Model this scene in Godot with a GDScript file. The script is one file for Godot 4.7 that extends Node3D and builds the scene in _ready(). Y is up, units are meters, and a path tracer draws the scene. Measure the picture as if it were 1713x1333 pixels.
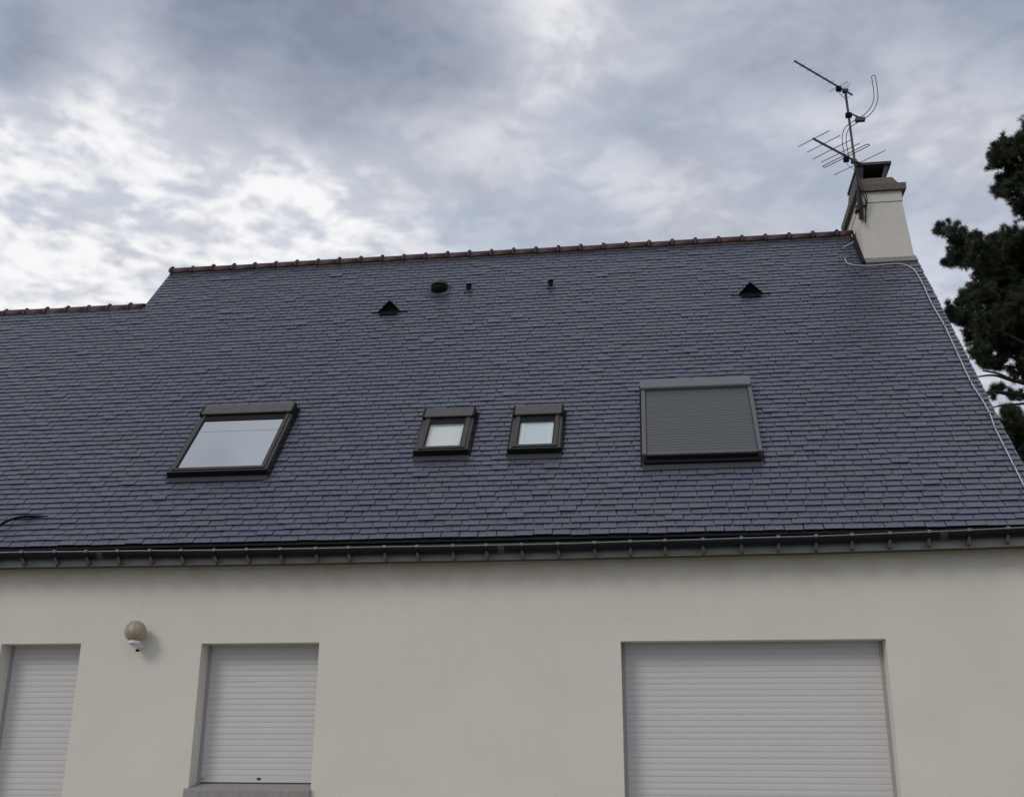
extends Node3D
# A slate roof with skylights, chimney and aerials over a rendered wall, under broken cloud.
# House axes: x along the facade, y up, z towards the viewer; y = 0 is the lip of the gutter, z = 0 the wall face.

const PITCH := 0.88617                       # roof pitch, radians
const EAVE := Vector3(0, 0.058, 0.27)        # a point of the roof plane at the eave
const ROW := 0.0905                          # exposed height of a slate
const COL := 0.1795                          # width of a slate with its joint
const RIDGE_S := 6.43                        # eave to upper ridge along the slope
const LOW_S := 5.31                          # eave to lower ridge
const STEP_X := -6.785                       # where the upper roof begins
const END_X := -11.2
const VERGE_X := 3.92
const GROUND_Y := -3.4

var roof_t: Transform3D
var rng := RandomNumberGenerator.new()
var M := {}
var house: Node3D

# ---------------------------------------------------------------- helpers
func mesh_builder(smooth := false) -> SurfaceTool:
	var st := SurfaceTool.new()
	st.begin(Mesh.PRIMITIVE_TRIANGLES)
	st.set_smooth_group(0 if smooth else -1)
	return st

func tri(st: SurfaceTool, a: Vector3, b: Vector3, c: Vector3) -> void:   # counter-clockwise from outside
	st.add_vertex(a); st.add_vertex(c); st.add_vertex(b)

func quad(st: SurfaceTool, a: Vector3, b: Vector3, c: Vector3, d: Vector3) -> void:
	tri(st, a, b, c); tri(st, a, c, d)

func hexa(st: SurfaceTool, p: Array) -> void:   # p[0..3] one face seen from outside counter-clockwise, p[4..7] the opposite corners
	quad(st, p[0], p[1], p[2], p[3])
	quad(st, p[5], p[4], p[7], p[6])
	quad(st, p[4], p[0], p[3], p[7])
	quad(st, p[1], p[5], p[6], p[2])
	quad(st, p[3], p[2], p[6], p[7])
	quad(st, p[4], p[5], p[1], p[0])

func box(st: SurfaceTool, lo: Vector3, hi: Vector3, t := Transform3D()) -> void:
	hexa(st, [t * Vector3(lo.x, lo.y, hi.z), t * Vector3(hi.x, lo.y, hi.z), t * Vector3(hi.x, hi.y, hi.z), t * Vector3(lo.x, hi.y, hi.z),
		t * Vector3(lo.x, lo.y, lo.z), t * Vector3(hi.x, lo.y, lo.z), t * Vector3(hi.x, hi.y, lo.z), t * Vector3(lo.x, hi.y, lo.z)])

func soft_box(st: SurfaceTool, lo: Vector3, hi: Vector3, c: float, t := Transform3D()) -> void:   # a box whose four edges along x are chamfered
	var prof := PackedVector2Array([Vector2(lo.y + c, lo.z), Vector2(hi.y - c, lo.z), Vector2(hi.y, lo.z + c), Vector2(hi.y, hi.z - c), Vector2(hi.y - c, hi.z), Vector2(lo.y + c, hi.z), Vector2(lo.y, hi.z - c), Vector2(lo.y, lo.z + c)])
	extrude_x(st, prof, lo.x, hi.x, t)

func extrude_x(st: SurfaceTool, prof: PackedVector2Array, x0: float, x1: float, t := Transform3D()) -> void:   # prof in (y, z), anticlockwise seen from +x
	var n := prof.size()
	for i in n:
		var a := prof[i]
		var b := prof[(i + 1) % n]
		quad(st, t * Vector3(x0, a.x, a.y), t * Vector3(x1, a.x, a.y), t * Vector3(x1, b.x, b.y), t * Vector3(x0, b.x, b.y))
	var tris := Geometry2D.triangulate_polygon(prof)
	for i in range(0, tris.size(), 3):
		var p := prof[tris[i]]
		var q := prof[tris[i + 1]]
		var r := prof[tris[i + 2]]
		tri(st, t * Vector3(x1, p.x, p.y), t * Vector3(x1, q.x, q.y), t * Vector3(x1, r.x, r.y))
		tri(st, t * Vector3(x0, p.x, p.y), t * Vector3(x0, r.x, r.y), t * Vector3(x0, q.x, q.y))

func tube(st: SurfaceTool, pts: Array, r: float, sides := 8, closed := false, r_end := -1.0) -> void:
	var n := pts.size()
	var rings := []
	var up := Vector3.UP
	for i in n:
		var a: Vector3 = pts[(i - 1 + n) % n] if closed or i > 0 else pts[i]
		var b: Vector3 = pts[(i + 1) % n] if closed or i < n - 1 else pts[i]
		var d := (b - a).normalized()
		if i == 0:
			up = Vector3.RIGHT if absf(d.y) > 0.9 else Vector3.UP
		var s := d.cross(up).normalized()
		up = s.cross(d).normalized()
		var rr := r if r_end < 0 else lerpf(r, r_end, float(i) / maxf(1, n - 1))
		var ring := []
		for k in sides:
			var w := TAU * k / sides
			ring.append(pts[i] + (s * cos(w) + up * sin(w)) * rr)
		rings.append(ring)
	var last := n if closed else n - 1
	for i in last:
		var A: Array = rings[i]
		var B: Array = rings[(i + 1) % n]
		for k in sides:
			var l := (k + 1) % sides
			quad(st, A[k], A[l], B[l], B[k])
	if not closed:
		for k in range(1, sides - 1):
			tri(st, rings[0][0], rings[0][k + 1], rings[0][k])
			tri(st, rings[n - 1][0], rings[n - 1][k], rings[n - 1][k + 1])

func lathe(st: SurfaceTool, prof: Array, sides: int, t := Transform3D()) -> void:   # prof: (radius, height) upwards, turned about y
	for i in prof.size() - 1:
		for k in sides:
			var w := TAU * k / sides
			var v := TAU * (k + 1) / sides
			var p: Vector2 = prof[i]
			var q: Vector2 = prof[i + 1]
			quad(st, t * Vector3(p.x * cos(v), p.y, p.x * sin(v)), t * Vector3(p.x * cos(w), p.y, p.x * sin(w)), t * Vector3(q.x * cos(w), q.y, q.x * sin(w)), t * Vector3(q.x * cos(v), q.y, q.x * sin(v)))

func smooth_path(pts: Array, steps := 6) -> Array:   # Catmull-Rom through the points
	var out := []
	for i in pts.size() - 1:
		var a: Vector3 = pts[maxi(i - 1, 0)]
		var b: Vector3 = pts[i]
		var c: Vector3 = pts[i + 1]
		var d: Vector3 = pts[mini(i + 2, pts.size() - 1)]
		for k in steps:
			out.append(b.cubic_interpolate(c, a, d, float(k) / steps))
	out.append(pts[-1])
	return out

func part(called: String, st: SurfaceTool, m: Material, parent: Node) -> MeshInstance3D:
	st.generate_normals()
	var o := MeshInstance3D.new()
	o.name = called
	o.mesh = st.commit()
	o.material_override = m
	parent.add_child(o, true)
	return o

func same(called: String, mesh: Mesh, m: Material, parent: Node, t := Transform3D()) -> MeshInstance3D:
	var o := MeshInstance3D.new()
	o.name = called
	o.mesh = mesh
	o.material_override = m
	o.transform = t
	parent.add_child(o, true)
	return o

func thing(called: String, label: String, category: String, group := "") -> Node3D:
	var o := Node3D.new()
	o.name = called
	add_child(o, true)
	tag(o, label, category, group)
	return o

func tag(o: Node, label: String, category := "", group := "") -> void:
	o.set_meta("label", label)
	if category:
		o.set_meta("category", category)
	if group:
		o.set_meta("group", group)

func at(x: float, s: float, h := 0.0) -> Vector3:   # a point of the roof: along the eave, up the slope, out of the plane
	return roof_t * Vector3(x, s, h)

func srgb(r: int, g: int, b: int) -> Color:
	return Color(r / 255.0, g / 255.0, b / 255.0)

# ---------------------------------------------------------------- materials
func noise_image(size: int, freq: float, octaves: int, seed_: int, lo: float, hi: float, type := FastNoiseLite.TYPE_SIMPLEX_SMOOTH) -> Image:
	var n := FastNoiseLite.new()
	n.seed = seed_
	n.noise_type = type
	n.frequency = freq
	n.fractal_octaves = octaves
	var im := n.get_seamless_image(size, size)
	im.convert(Image.FORMAT_RGB8)
	var d := im.get_data()
	for i in d.size():
		d[i] = int(255.0 * clampf(lo + (hi - lo) * d[i] / 255.0, 0, 1))
	return Image.create_from_data(size, size, false, Image.FORMAT_RGB8, d)

func normal_image(size: int, freq: float, octaves: int, seed_: int, strength: float) -> ImageTexture:
	var im := noise_image(size, freq, octaves, seed_, 0, 1)
	im.convert(Image.FORMAT_RGBA8)
	im.bump_map_to_normal_map(strength)
	return ImageTexture.create_from_image(im)

func mat(c: Color, rough: float, metal := 0.0, spec := 0.5) -> StandardMaterial3D:
	var m := StandardMaterial3D.new()
	m.albedo_color = c
	m.roughness = rough
	m.metallic = metal
	m.metallic_specular = spec
	return m

func lin(r: float, g: float, b: float) -> Color:
	return Color(r, g, b).linear_to_srgb()

func textured(m: StandardMaterial3D, tex: Texture2D, scale: float, normal: Texture2D = null, n_scale := 1.0) -> StandardMaterial3D:
	m.albedo_texture = tex
	m.uv1_triplanar = true
	m.uv1_world_triplanar = true
	m.uv1_scale = Vector3.ONE * scale
	if normal:
		m.normal_enabled = true
		m.normal_texture = normal
		m.normal_scale = n_scale
	return m

func materials() -> void:
	var soft := ImageTexture.create_from_image(noise_image(512, 0.008, 5, 3, 0.86, 1.0))
	var grain := ImageTexture.create_from_image(noise_image(512, 0.03, 5, 5, 0.62, 1.0))
	var rough_n := normal_image(512, 0.16, 3, 7, 3.0)
	var even := ImageTexture.create_from_image(noise_image(512, 0.012, 6, 13, 0.965, 1.0))
	var fine_n := normal_image(512, 0.03, 5, 9, 4.0)
	M.wall = textured(mat(lin(0.73, 0.69, 0.625), 0.92), even, 0.6, rough_n, 0.25)
	M.facade = mat(lin(0.765, 0.722, 0.65), 0.92)
	M.facade.albedo_texture = facade_dirt()
	M.chimney = textured(mat(lin(0.64, 0.61, 0.555), 0.9), even, 0.9, rough_n, 0.3)
	M.slate = textured(mat(Color.WHITE, 0.36, 0.0, 1.0), grain, 1.7, fine_n, 0.4)
	M.slate.vertex_color_use_as_albedo = true
	M.deck = mat(lin(0.02, 0.02, 0.025), 0.9)
	M.ridge = textured(mat(lin(0.080, 0.029, 0.046), 0.6), grain, 2.0, fine_n, 0.5)
	M.zinc = textured(mat(lin(0.30, 0.31, 0.33), 0.42, 0.6), soft, 1.0)
	M.gutter = textured(mat(lin(0.016, 0.017, 0.02), 0.7, 0.0, 0.25), soft, 1.2)
	M.lip = mat(lin(0.20, 0.21, 0.23), 0.4, 0.3)
	M.bracket = mat(lin(0.12, 0.122, 0.12), 0.5, 0.2)
	M.bracket_dark = mat(lin(0.035, 0.036, 0.04), 0.6)
	M.fascia = textured(mat(lin(0.36, 0.38, 0.37), 0.6), soft, 0.8)
	M.soffit = textured(mat(lin(0.17, 0.125, 0.08), 0.8), grain, 1.0)
	M.pvc = mat(lin(0.59, 0.58, 0.575), 0.5)
	M.pvc_dark = mat(lin(0.36, 0.35, 0.36), 0.5)
	M.black = mat(lin(0.012, 0.012, 0.014), 0.6)
	M.sill = textured(mat(lin(0.34, 0.325, 0.315), 0.85), soft, 2.5)
	M.frame = textured(mat(lin(0.048, 0.042, 0.042), 0.5, 0.0), soft, 2.0)
	M.frame_dark = mat(lin(0.016, 0.014, 0.016), 0.6, 0.0, 0.25)
	M.cover = textured(mat(lin(0.085, 0.08, 0.08), 0.5, 0.0), soft, 2.0)
	M.lead = textured(mat(lin(0.05, 0.055, 0.062), 0.6, 0.0), grain, 3.0)
	M.shutter_hood = mat(lin(0.135, 0.14, 0.16), 0.45, 0.1)
	M.shutter_slat = mat(lin(0.082, 0.088, 0.10), 0.5, 0.0)
	M.rail = mat(lin(0.105, 0.108, 0.115), 0.45, 0.1)
	M.mirror = mat(lin(0.62, 0.65, 0.65), 0.03, 0.95)
	M.pane = mat(Color(0.8, 0.86, 0.88, 0.12), 0.03)
	M.pane.transparency = BaseMaterial3D.TRANSPARENCY_ALPHA
	M.blind = mat(lin(0.74, 0.74, 0.73), 0.8)
	M.blind_blue = mat(lin(0.60, 0.70, 0.75), 0.8)
	M.white = mat(lin(0.8, 0.8, 0.8), 0.4)
	M.concrete = textured(mat(lin(0.225, 0.20, 0.16), 0.95), grain, 2.4, rough_n, 0.9)
	M.cowl = textured(mat(lin(0.10, 0.085, 0.10), 0.8), grain, 2.5, fine_n, 0.5)
	M.rust = textured(mat(lin(0.10, 0.05, 0.045), 0.8), grain, 3.0)
	M.mast = textured(mat(lin(0.13, 0.125, 0.125), 0.45, 0.5), grain, 3.0)
	M.alu = mat(lin(0.30, 0.30, 0.32), 0.4, 0.6)
	M.conduit = mat(lin(0.50, 0.51, 0.54), 0.5)
	M.cable = mat(lin(0.01, 0.01, 0.013), 0.8, 0.0, 0.2)
	M.vent = mat(lin(0.012, 0.012, 0.015), 0.9, 0.0, 0.12)
	M.vent_cap = textured(mat(lin(0.13, 0.125, 0.13), 0.6), grain, 3.0)
	M.flash = mat(lin(0.05, 0.055, 0.075), 0.7)
	M.globe = textured(mat(lin(0.60, 0.52, 0.40), 0.4), grain, 5.0, fine_n, 0.6)
	M.bark = textured(mat(lin(0.075, 0.05, 0.045), 0.95), grain, 2.0, rough_n, 1.0)
	M.needle = mat(Color.WHITE, 0.75)
	M.needle.vertex_color_use_as_albedo = true
	M.grass = textured(mat(lin(0.09, 0.12, 0.05), 0.95), grain, 0.35)
	M.terrace = textured(mat(lin(0.36, 0.34, 0.31), 0.9), grain, 0.8, rough_n, 0.6)

func facade_dirt() -> ImageTexture:
	# grain of the render, faint patches, runs of dirt and ragged damp stains
	var w := 2048
	var h := 512
	var patch := FastNoiseLite.new()
	patch.seed = 41; patch.frequency = 0.006; patch.fractal_octaves = 4
	var run := FastNoiseLite.new()
	run.seed = 43; run.frequency = 0.035; run.fractal_octaves = 3
	var ragged := FastNoiseLite.new()
	ragged.seed = 47; ragged.frequency = 0.02; ragged.fractal_octaves = 5
	var r := RandomNumberGenerator.new()
	r.seed = 9
	var d := PackedByteArray()
	d.resize(w * h * 3)
	var k := 0
	for j in h:
		var y := -3.7 * float(j) / h          # metres below the eaves
		for i in w:
			var v := 0.965 + 0.02 * patch.get_noise_2d(i, j * 1.2) + r.randf_range(-0.02, 0.02)
			var streak := run.get_noise_2d(i * 1.0, j * 0.03)
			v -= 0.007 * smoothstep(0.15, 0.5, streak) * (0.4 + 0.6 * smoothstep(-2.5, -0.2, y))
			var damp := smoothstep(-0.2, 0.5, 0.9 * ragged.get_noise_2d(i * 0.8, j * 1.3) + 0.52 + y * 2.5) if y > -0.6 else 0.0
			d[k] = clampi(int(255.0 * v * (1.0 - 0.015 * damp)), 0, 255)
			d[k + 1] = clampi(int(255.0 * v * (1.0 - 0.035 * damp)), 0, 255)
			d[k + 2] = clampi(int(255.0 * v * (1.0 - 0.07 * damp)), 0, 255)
			k += 3
	return ImageTexture.create_from_image(Image.create_from_data(w, h, false, Image.FORMAT_RGB8, d))

# ---------------------------------------------------------------- sky
func cloud_sky() -> ImageTexture:
	# Broken stratocumulus: a field of brightness over azimuth and elevation, warped and broken up by noise in direction space.
	var rows := [
		[166, 176, 148, 146, 150, 190, 214, 190, 182, 176, 174, 160],
		[164, 198, 170, 154, 152, 166, 212, 198, 176, 170, 190, 183],
		[232, 226, 205, 182, 180, 202, 202, 178, 186, 200, 204, 203],
		[228, 226, 232, 238, 212, 192, 200, 204, 194, 184, 190, 190],
		[236, 230, 228, 232, 224, 194, 188, 188, 190, 194, 196, 196],
		[242, 240, 235, 232, 226, 200, 190, 190, 192, 196, 202, 204]]
	var field := Image.create_empty(12, 6, false, Image.FORMAT_RGB8)
	for j in 6:
		for i in 12:
			var g: float = rows[j][i] / 255.0
			field.set_pixel(i, j, Color(g, g, g))
	field.resize(240, 120, Image.INTERPOLATE_CUBIC)
	var fd := field.get_data()
	var broad := FastNoiseLite.new()
	broad.seed = 11; broad.noise_type = FastNoiseLite.TYPE_SIMPLEX_SMOOTH; broad.frequency = 2.2; broad.fractal_octaves = 4
	var warp := FastNoiseLite.new()
	warp.seed = 21; warp.noise_type = FastNoiseLite.TYPE_SIMPLEX_SMOOTH; warp.frequency = 5.0; warp.fractal_octaves = 4
	var fluff := FastNoiseLite.new()
	fluff.seed = 31; fluff.noise_type = FastNoiseLite.TYPE_SIMPLEX_SMOOTH; fluff.frequency = 4.2; fluff.fractal_octaves = 6; fluff.fractal_gain = 0.55
	var W := 4096
	var H := 2048
	var small := sky_block(512, 256, 0, 0, 512, 256, fd, broad, warp, fluff)
	small.resize(W, H, Image.INTERPOLATE_CUBIC)
	var x0 := int(W * (0.5 - 52.0 / 360))
	var x1 := int(W * (0.5 + 36.0 / 360))
	var y0 := int(H * (40.0 / 180))
	var y1 := int(H * (78.0 / 180))
	var fine := sky_block(W, H, x0, y0, x1, y1, fd, broad, warp, fluff)
	small.blit_rect(fine, Rect2i(0, 0, x1 - x0, y1 - y0), Vector2i(x0, y0))
	var turned := Image.create_empty(W, H, false, Image.FORMAT_RGB8)
	turned.blit_rect(small, Rect2i(0, 0, W / 2, H), Vector2i(W / 2, 0))   # column 0 of a panorama lies ahead
	turned.blit_rect(small, Rect2i(W / 2, 0, W / 2, H), Vector2i(0, 0))
	return ImageTexture.create_from_image(turned)

func sky_block(W: int, H: int, x0: int, y0: int, x1: int, y1: int, fd: PackedByteArray, broad: FastNoiseLite, warp: FastNoiseLite, fluff: FastNoiseLite) -> Image:
	var w := x1 - x0
	var h := y1 - y0
	var out := PackedByteArray()
	out.resize(w * h * 3)
	var k := 0
	for j in h:
		var el := PI * (0.5 - (y0 + j + 0.5) / H)
		var up := sin(el)
		var ce := cos(el)
		var eld := rad_to_deg(el)
		# clouds lie in a layer: the pattern is drawn out towards the horizon
		var lay := 1.0 / (0.35 + maxf(up, 0.0))
		var far := ce / maxf(up, 0.12)
		for i in w:
			var az := TAU * ((x0 + i + 0.5) / W - 0.5)
			var d := Vector3(sin(az) * ce, up * 1.6, -cos(az) * ce) * (0.55 + 0.35 * lay)
			var azd := rad_to_deg(az)
			var wx := warp.get_noise_3dv(d)
			var wy := warp.get_noise_3d(d.x + 7.3, d.y, d.z)
			var u := (azd + 36.0) / 56.0 + wx * 0.035
			var cz := (azd + 8.0) / 28.0
			var v := (38.4 - 3.6 * minf(cz * cz, 1.6) - eld) / 14.75 + wy * 0.09
			var inside := smoothstep(-0.28, -0.04, u) * (1.0 - smoothstep(1.04, 1.28, u)) * smoothstep(-0.7, -0.1, v) * (1.0 - smoothstep(1.05, 1.5, v))
			var g := 202.0 + 62.0 * broad.get_noise_3dv(d)
			if inside > 0.0:
				var px := clampi(int((u * 11.0 + 0.5) * 20.0), 0, 239)
				var py := clampi(int((v * 5.0 + 0.5) * 20.0), 0, 119)
				g = lerpf(g, fd[(py * 240 + px) * 3], inside)
			var bright := clampf((g - 178.0) / 50.0, 0.0, 1.0)
			# detail on the cloud deck itself, so that it closes up towards the horizon
			var e := Vector3(sin(az) * far, up * 0.5, -cos(az) * far) + Vector3(wx, 0.0, wy) * 0.05
			var fl := fluff.get_noise_3dv(e)
			var fine := fluff.get_noise_3d(e.x * 2.9 + 3.1, e.y, e.z * 2.9)
			var heads := smoothstep(-0.34, 0.36, fl + 0.5 * fine) - 0.46
			var calm := bright * bright
			g += heads * lerpf(8.0, 44.0, calm) + fine * lerpf(5.0, 17.0, calm)
			if g > 226.0:
				g = 226.0 + (g - 226.0) * 0.72 + 6.0 * fine
			g = clampf(g, 140.0, 248.0)
			var grey := clampf((240.0 - g) / 85.0, 0.0, 1.0)
			# thin cloud lower down lets some blue through
			var thin := clampf((40.0 - eld) / 20.0, 0.0, 1.0) * clampf(0.5 + 1.6 * wy, 0.0, 1.0) * grey
			out[k] = clampi(int(g - 8.0 * grey - 8.0 * thin), 0, 255)
			out[k + 1] = clampi(int(g + 0.3 * grey + 1.0 * thin), 0, 255)
			out[k + 2] = clampi(int(g + 3.0 + 15.0 * grey + 11.0 * thin), 0, 255)
			k += 3
	return Image.create_from_data(w, h, false, Image.FORMAT_RGB8, out)

# ---------------------------------------------------------------- house: walls
func wall_quad(st: SurfaceTool, a: Vector3, b: Vector3, c: Vector3, d: Vector3) -> void:
	for p in [a, c, b, a, d, c]:
		st.set_uv(Vector2((p.x + p.z * 0.9 - END_X) / 15.0, -p.y / 3.7))
		st.add_vertex(p)

func walls() -> void:
	# facade with three openings, each with its reveals
	var xs := [END_X + 0.2, -6.26, -5.40, -4.13, -2.928, 0.0, 2.41, 3.78]
	var ys := [GROUND_Y - 0.3, -3.1, -2.25, -0.895, -0.88, -0.867, 0.0]
	var holes := {Vector2i(1, 1): 1, Vector2i(1, 2): 1, Vector2i(1, 3): 1, Vector2i(1, 4): 1, Vector2i(3, 2): 1, Vector2i(3, 3): 1, Vector2i(5, 1): 1, Vector2i(5, 2): 1}
	var st := mesh_builder()
	for i in xs.size() - 1:
		for j in ys.size() - 1:
			if not holes.has(Vector2i(i, j)):
				wall_quad(st, Vector3(xs[i], ys[j], 0), Vector3(xs[i + 1], ys[j], 0), Vector3(xs[i + 1], ys[j + 1], 0), Vector3(xs[i], ys[j + 1], 0))
	for o in [[-6.26, -5.40, -3.1, -0.867], [-4.13, -2.928, -2.25, -0.88], [0.0, 2.41, -3.1, -0.895]]:
		var a: float = o[0]
		var b: float = o[1]
		var lo: float = o[2]
		var hi: float = o[3]
		var z := -0.3
		wall_quad(st, Vector3(a, lo, 0), Vector3(a, hi, 0), Vector3(a, hi, z), Vector3(a, lo, z))
		wall_quad(st, Vector3(b, hi, 0), Vector3(b, lo, 0), Vector3(b, lo, z), Vector3(b, hi, z))
		wall_quad(st, Vector3(a, hi, 0), Vector3(b, hi, 0), Vector3(b, hi, z), Vector3(a, hi, z))
		wall_quad(st, Vector3(b, lo, 0), Vector3(a, lo, 0), Vector3(a, lo, z), Vector3(b, lo, z))
	var back := mesh_builder()
	var zb := 2 * EAVE.z - 2 * cos(PITCH) * RIDGE_S - EAVE.z
	part("facade_wall", st, M.facade, house)
	# inner skin closes the openings behind the shutters
	box(back, Vector3(END_X + 0.2, GROUND_Y - 0.3, -0.42), Vector3(3.78, 0.0, -0.302))
	part("inner_wall", back, M.wall, house)
	var g := mesh_builder()
	var ridge := at(0, RIDGE_S, -0.06)
	var eave := at(0, 0.42, -0.06)
	var prof := PackedVector2Array([Vector2(GROUND_Y - 0.3, 0.0), Vector2(GROUND_Y - 0.3, zb), Vector2(0, zb), Vector2(ridge.y, ridge.z), Vector2(eave.y, -0.003), Vector2(0, -0.003)])
	prof.reverse()
	extrude_x(g, prof, 3.783, 3.86)
	part("gable_wall", g, M.wall, house)
	var b2 := mesh_builder()
	box(b2, Vector3(END_X + 0.2, GROUND_Y - 0.3, zb - 0.2), Vector3(3.86, 0.0, zb))
	part("rear_wall", b2, M.wall, house)
	var lg := mesh_builder()
	var lr := at(0, LOW_S, -0.06)
	var p2 := PackedVector2Array([Vector2(GROUND_Y - 0.3, -0.003), Vector2(GROUND_Y - 0.3, zb), Vector2(0, zb), Vector2(lr.y, 2 * ridge.z - lr.z), Vector2(lr.y, lr.z), Vector2(eave.y, -0.003)])
	p2.reverse()
	extrude_x(lg, p2, END_X + 0.12, END_X + 0.2)
	part("gable_wall", lg, M.wall, house)
	var sg := mesh_builder()
	var p3 := PackedVector2Array([Vector2(lr.y - 0.3, lr.z + 0.2), Vector2(lr.y - 0.3, 2 * ridge.z - lr.z - 0.2), Vector2(lr.y, 2 * ridge.z - lr.z), Vector2(ridge.y, ridge.z), Vector2(lr.y, lr.z)])
	p3.reverse()
	extrude_x(sg, p3, STEP_X + 0.06, STEP_X + 0.14)
	part("step_gable_wall", sg, M.wall, house)

func shutter(x0: float, x1: float, y_bottom: float, y_top: float, z: float, label: String) -> void:
	var pitch := 0.0548
	var top := y_top - 0.003
	var st := mesh_builder()   # the sheet that the slats lie on
	box(st, Vector3(x0 + 0.032, y_bottom + 0.02, z - 0.02), Vector3(x1 - 0.032, top, z - 0.011))
	var sh := part("roller_shutter", st, M.pvc_dark, house)
	tag(sh, label)
	for s in [0, 1]:   # guide rails either side
		var a := x0 + 0.001 if s == 0 else x1 - 0.031
		var rail := mesh_builder()
		box(rail, Vector3(a, y_bottom, z - 0.03), Vector3(a + 0.03, top, z + 0.012))
		part("guide_rail", rail, M.pvc_dark, sh)
	var sl := mesh_builder()
	var w := x1 - x0 - 0.062
	var prof := PackedVector2Array([Vector2(0.0, -0.010), Vector2(pitch, -0.010), Vector2(pitch, -0.003), Vector2(pitch * 0.92, -0.0006), Vector2(pitch * 0.55, 0.0012), Vector2(pitch * 0.2, 0.0012), Vector2(pitch * 0.1, 0.0006), Vector2(pitch * 0.05, -0.0012), Vector2(0.0, -0.0012)])
	extrude_x(sl, prof, -w / 2, w / 2)
	sl.generate_normals()
	var slat := sl.commit()
	var y := y_bottom + 0.07
	while y < top:
		same("slat", slat, M.pvc, sh, Transform3D(Basis(), Vector3((x0 + x1) / 2, y, z + rng.randf_range(-0.0006, 0.0006))))
		y += pitch
	var bar := mesh_builder()
	soft_box(bar, Vector3(x0 + 0.032, y_bottom + 0.008, z - 0.008), Vector3(x1 - 0.032, y_bottom + 0.069, z + 0.006), 0.003)
	part("bottom_bar", bar, M.pvc, sh)
	if y_bottom > -2.5:
		for k in [x0 + 0.62, x0 + 0.055]:   # the lock and the end stop of the bottom bar
			var stop := mesh_builder()
			box(stop, Vector3(k - 0.018, y_bottom + 0.035, z + 0.006), Vector3(k + 0.018, y_bottom + 0.052, z + 0.014))
			part("end_stop", stop, M.black if k > x0 + 0.1 else M.pvc_dark, sh)

# ---------------------------------------------------------------- house: roof
var cut := []   # rectangles (x0, s0, x1, s1) of the roof that skylights and the chimney take

func slate_mesh(st: SurfaceTool, t: Transform3D, w: float, len: float, c: Color, lift: float, lap: float) -> void:
	# a thin wedge lying on the course below: its lower edge stands proud
	var th := 0.0056
	var h0 := lap + lift            # the courses lie closer towards the ridge
	var h1 := h0 - 5.8 * lap * len
	var p := [Vector3(-w / 2, 0, h0 - th), Vector3(w / 2, 0, h0 - th), Vector3(w / 2, 0, h0), Vector3(-w / 2, 0, h0), Vector3(-w / 2, len, h1 - th), Vector3(w / 2, len, h1 - th), Vector3(w / 2, len, h1), Vector3(-w / 2, len, h1)]
	for i in 8:
		p[i] = t * p[i]
	st.set_color(c)
	# the lower edge is dressed with a small chamfer
	var e0: Vector3 = t * Vector3(-w / 2, 0.001, h0)
	var e1: Vector3 = t * Vector3(w / 2, 0.001, h0)
	var f0: Vector3 = t * Vector3(-w / 2, 0, h0 - 0.001)
	var f1: Vector3 = t * Vector3(w / 2, 0, h0 - 0.001)
	quad(st, p[0], p[1], f1, f0)
	quad(st, f0, f1, e1, e0)
	quad(st, e0, e1, p[6], p[7])
	quad(st, p[4], p[0], e0, p[7])
	quad(st, p[1], p[5], p[6], e1)

func slate_tone() -> Color:
	var v := rng.randf_range(0.89, 1.12)
	var c := Color(0.091, 0.106, 0.170)
	var k := rng.randf()
	if k < 0.12:
		c = Color(0.104, 0.103, 0.156)
	elif k < 0.32:
		c = Color(0.088, 0.110, 0.150)
	elif k < 0.40:
		c = Color(0.106, 0.112, 0.142)
	return Color(c.r * v, c.g * v, c.b * v)

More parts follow.
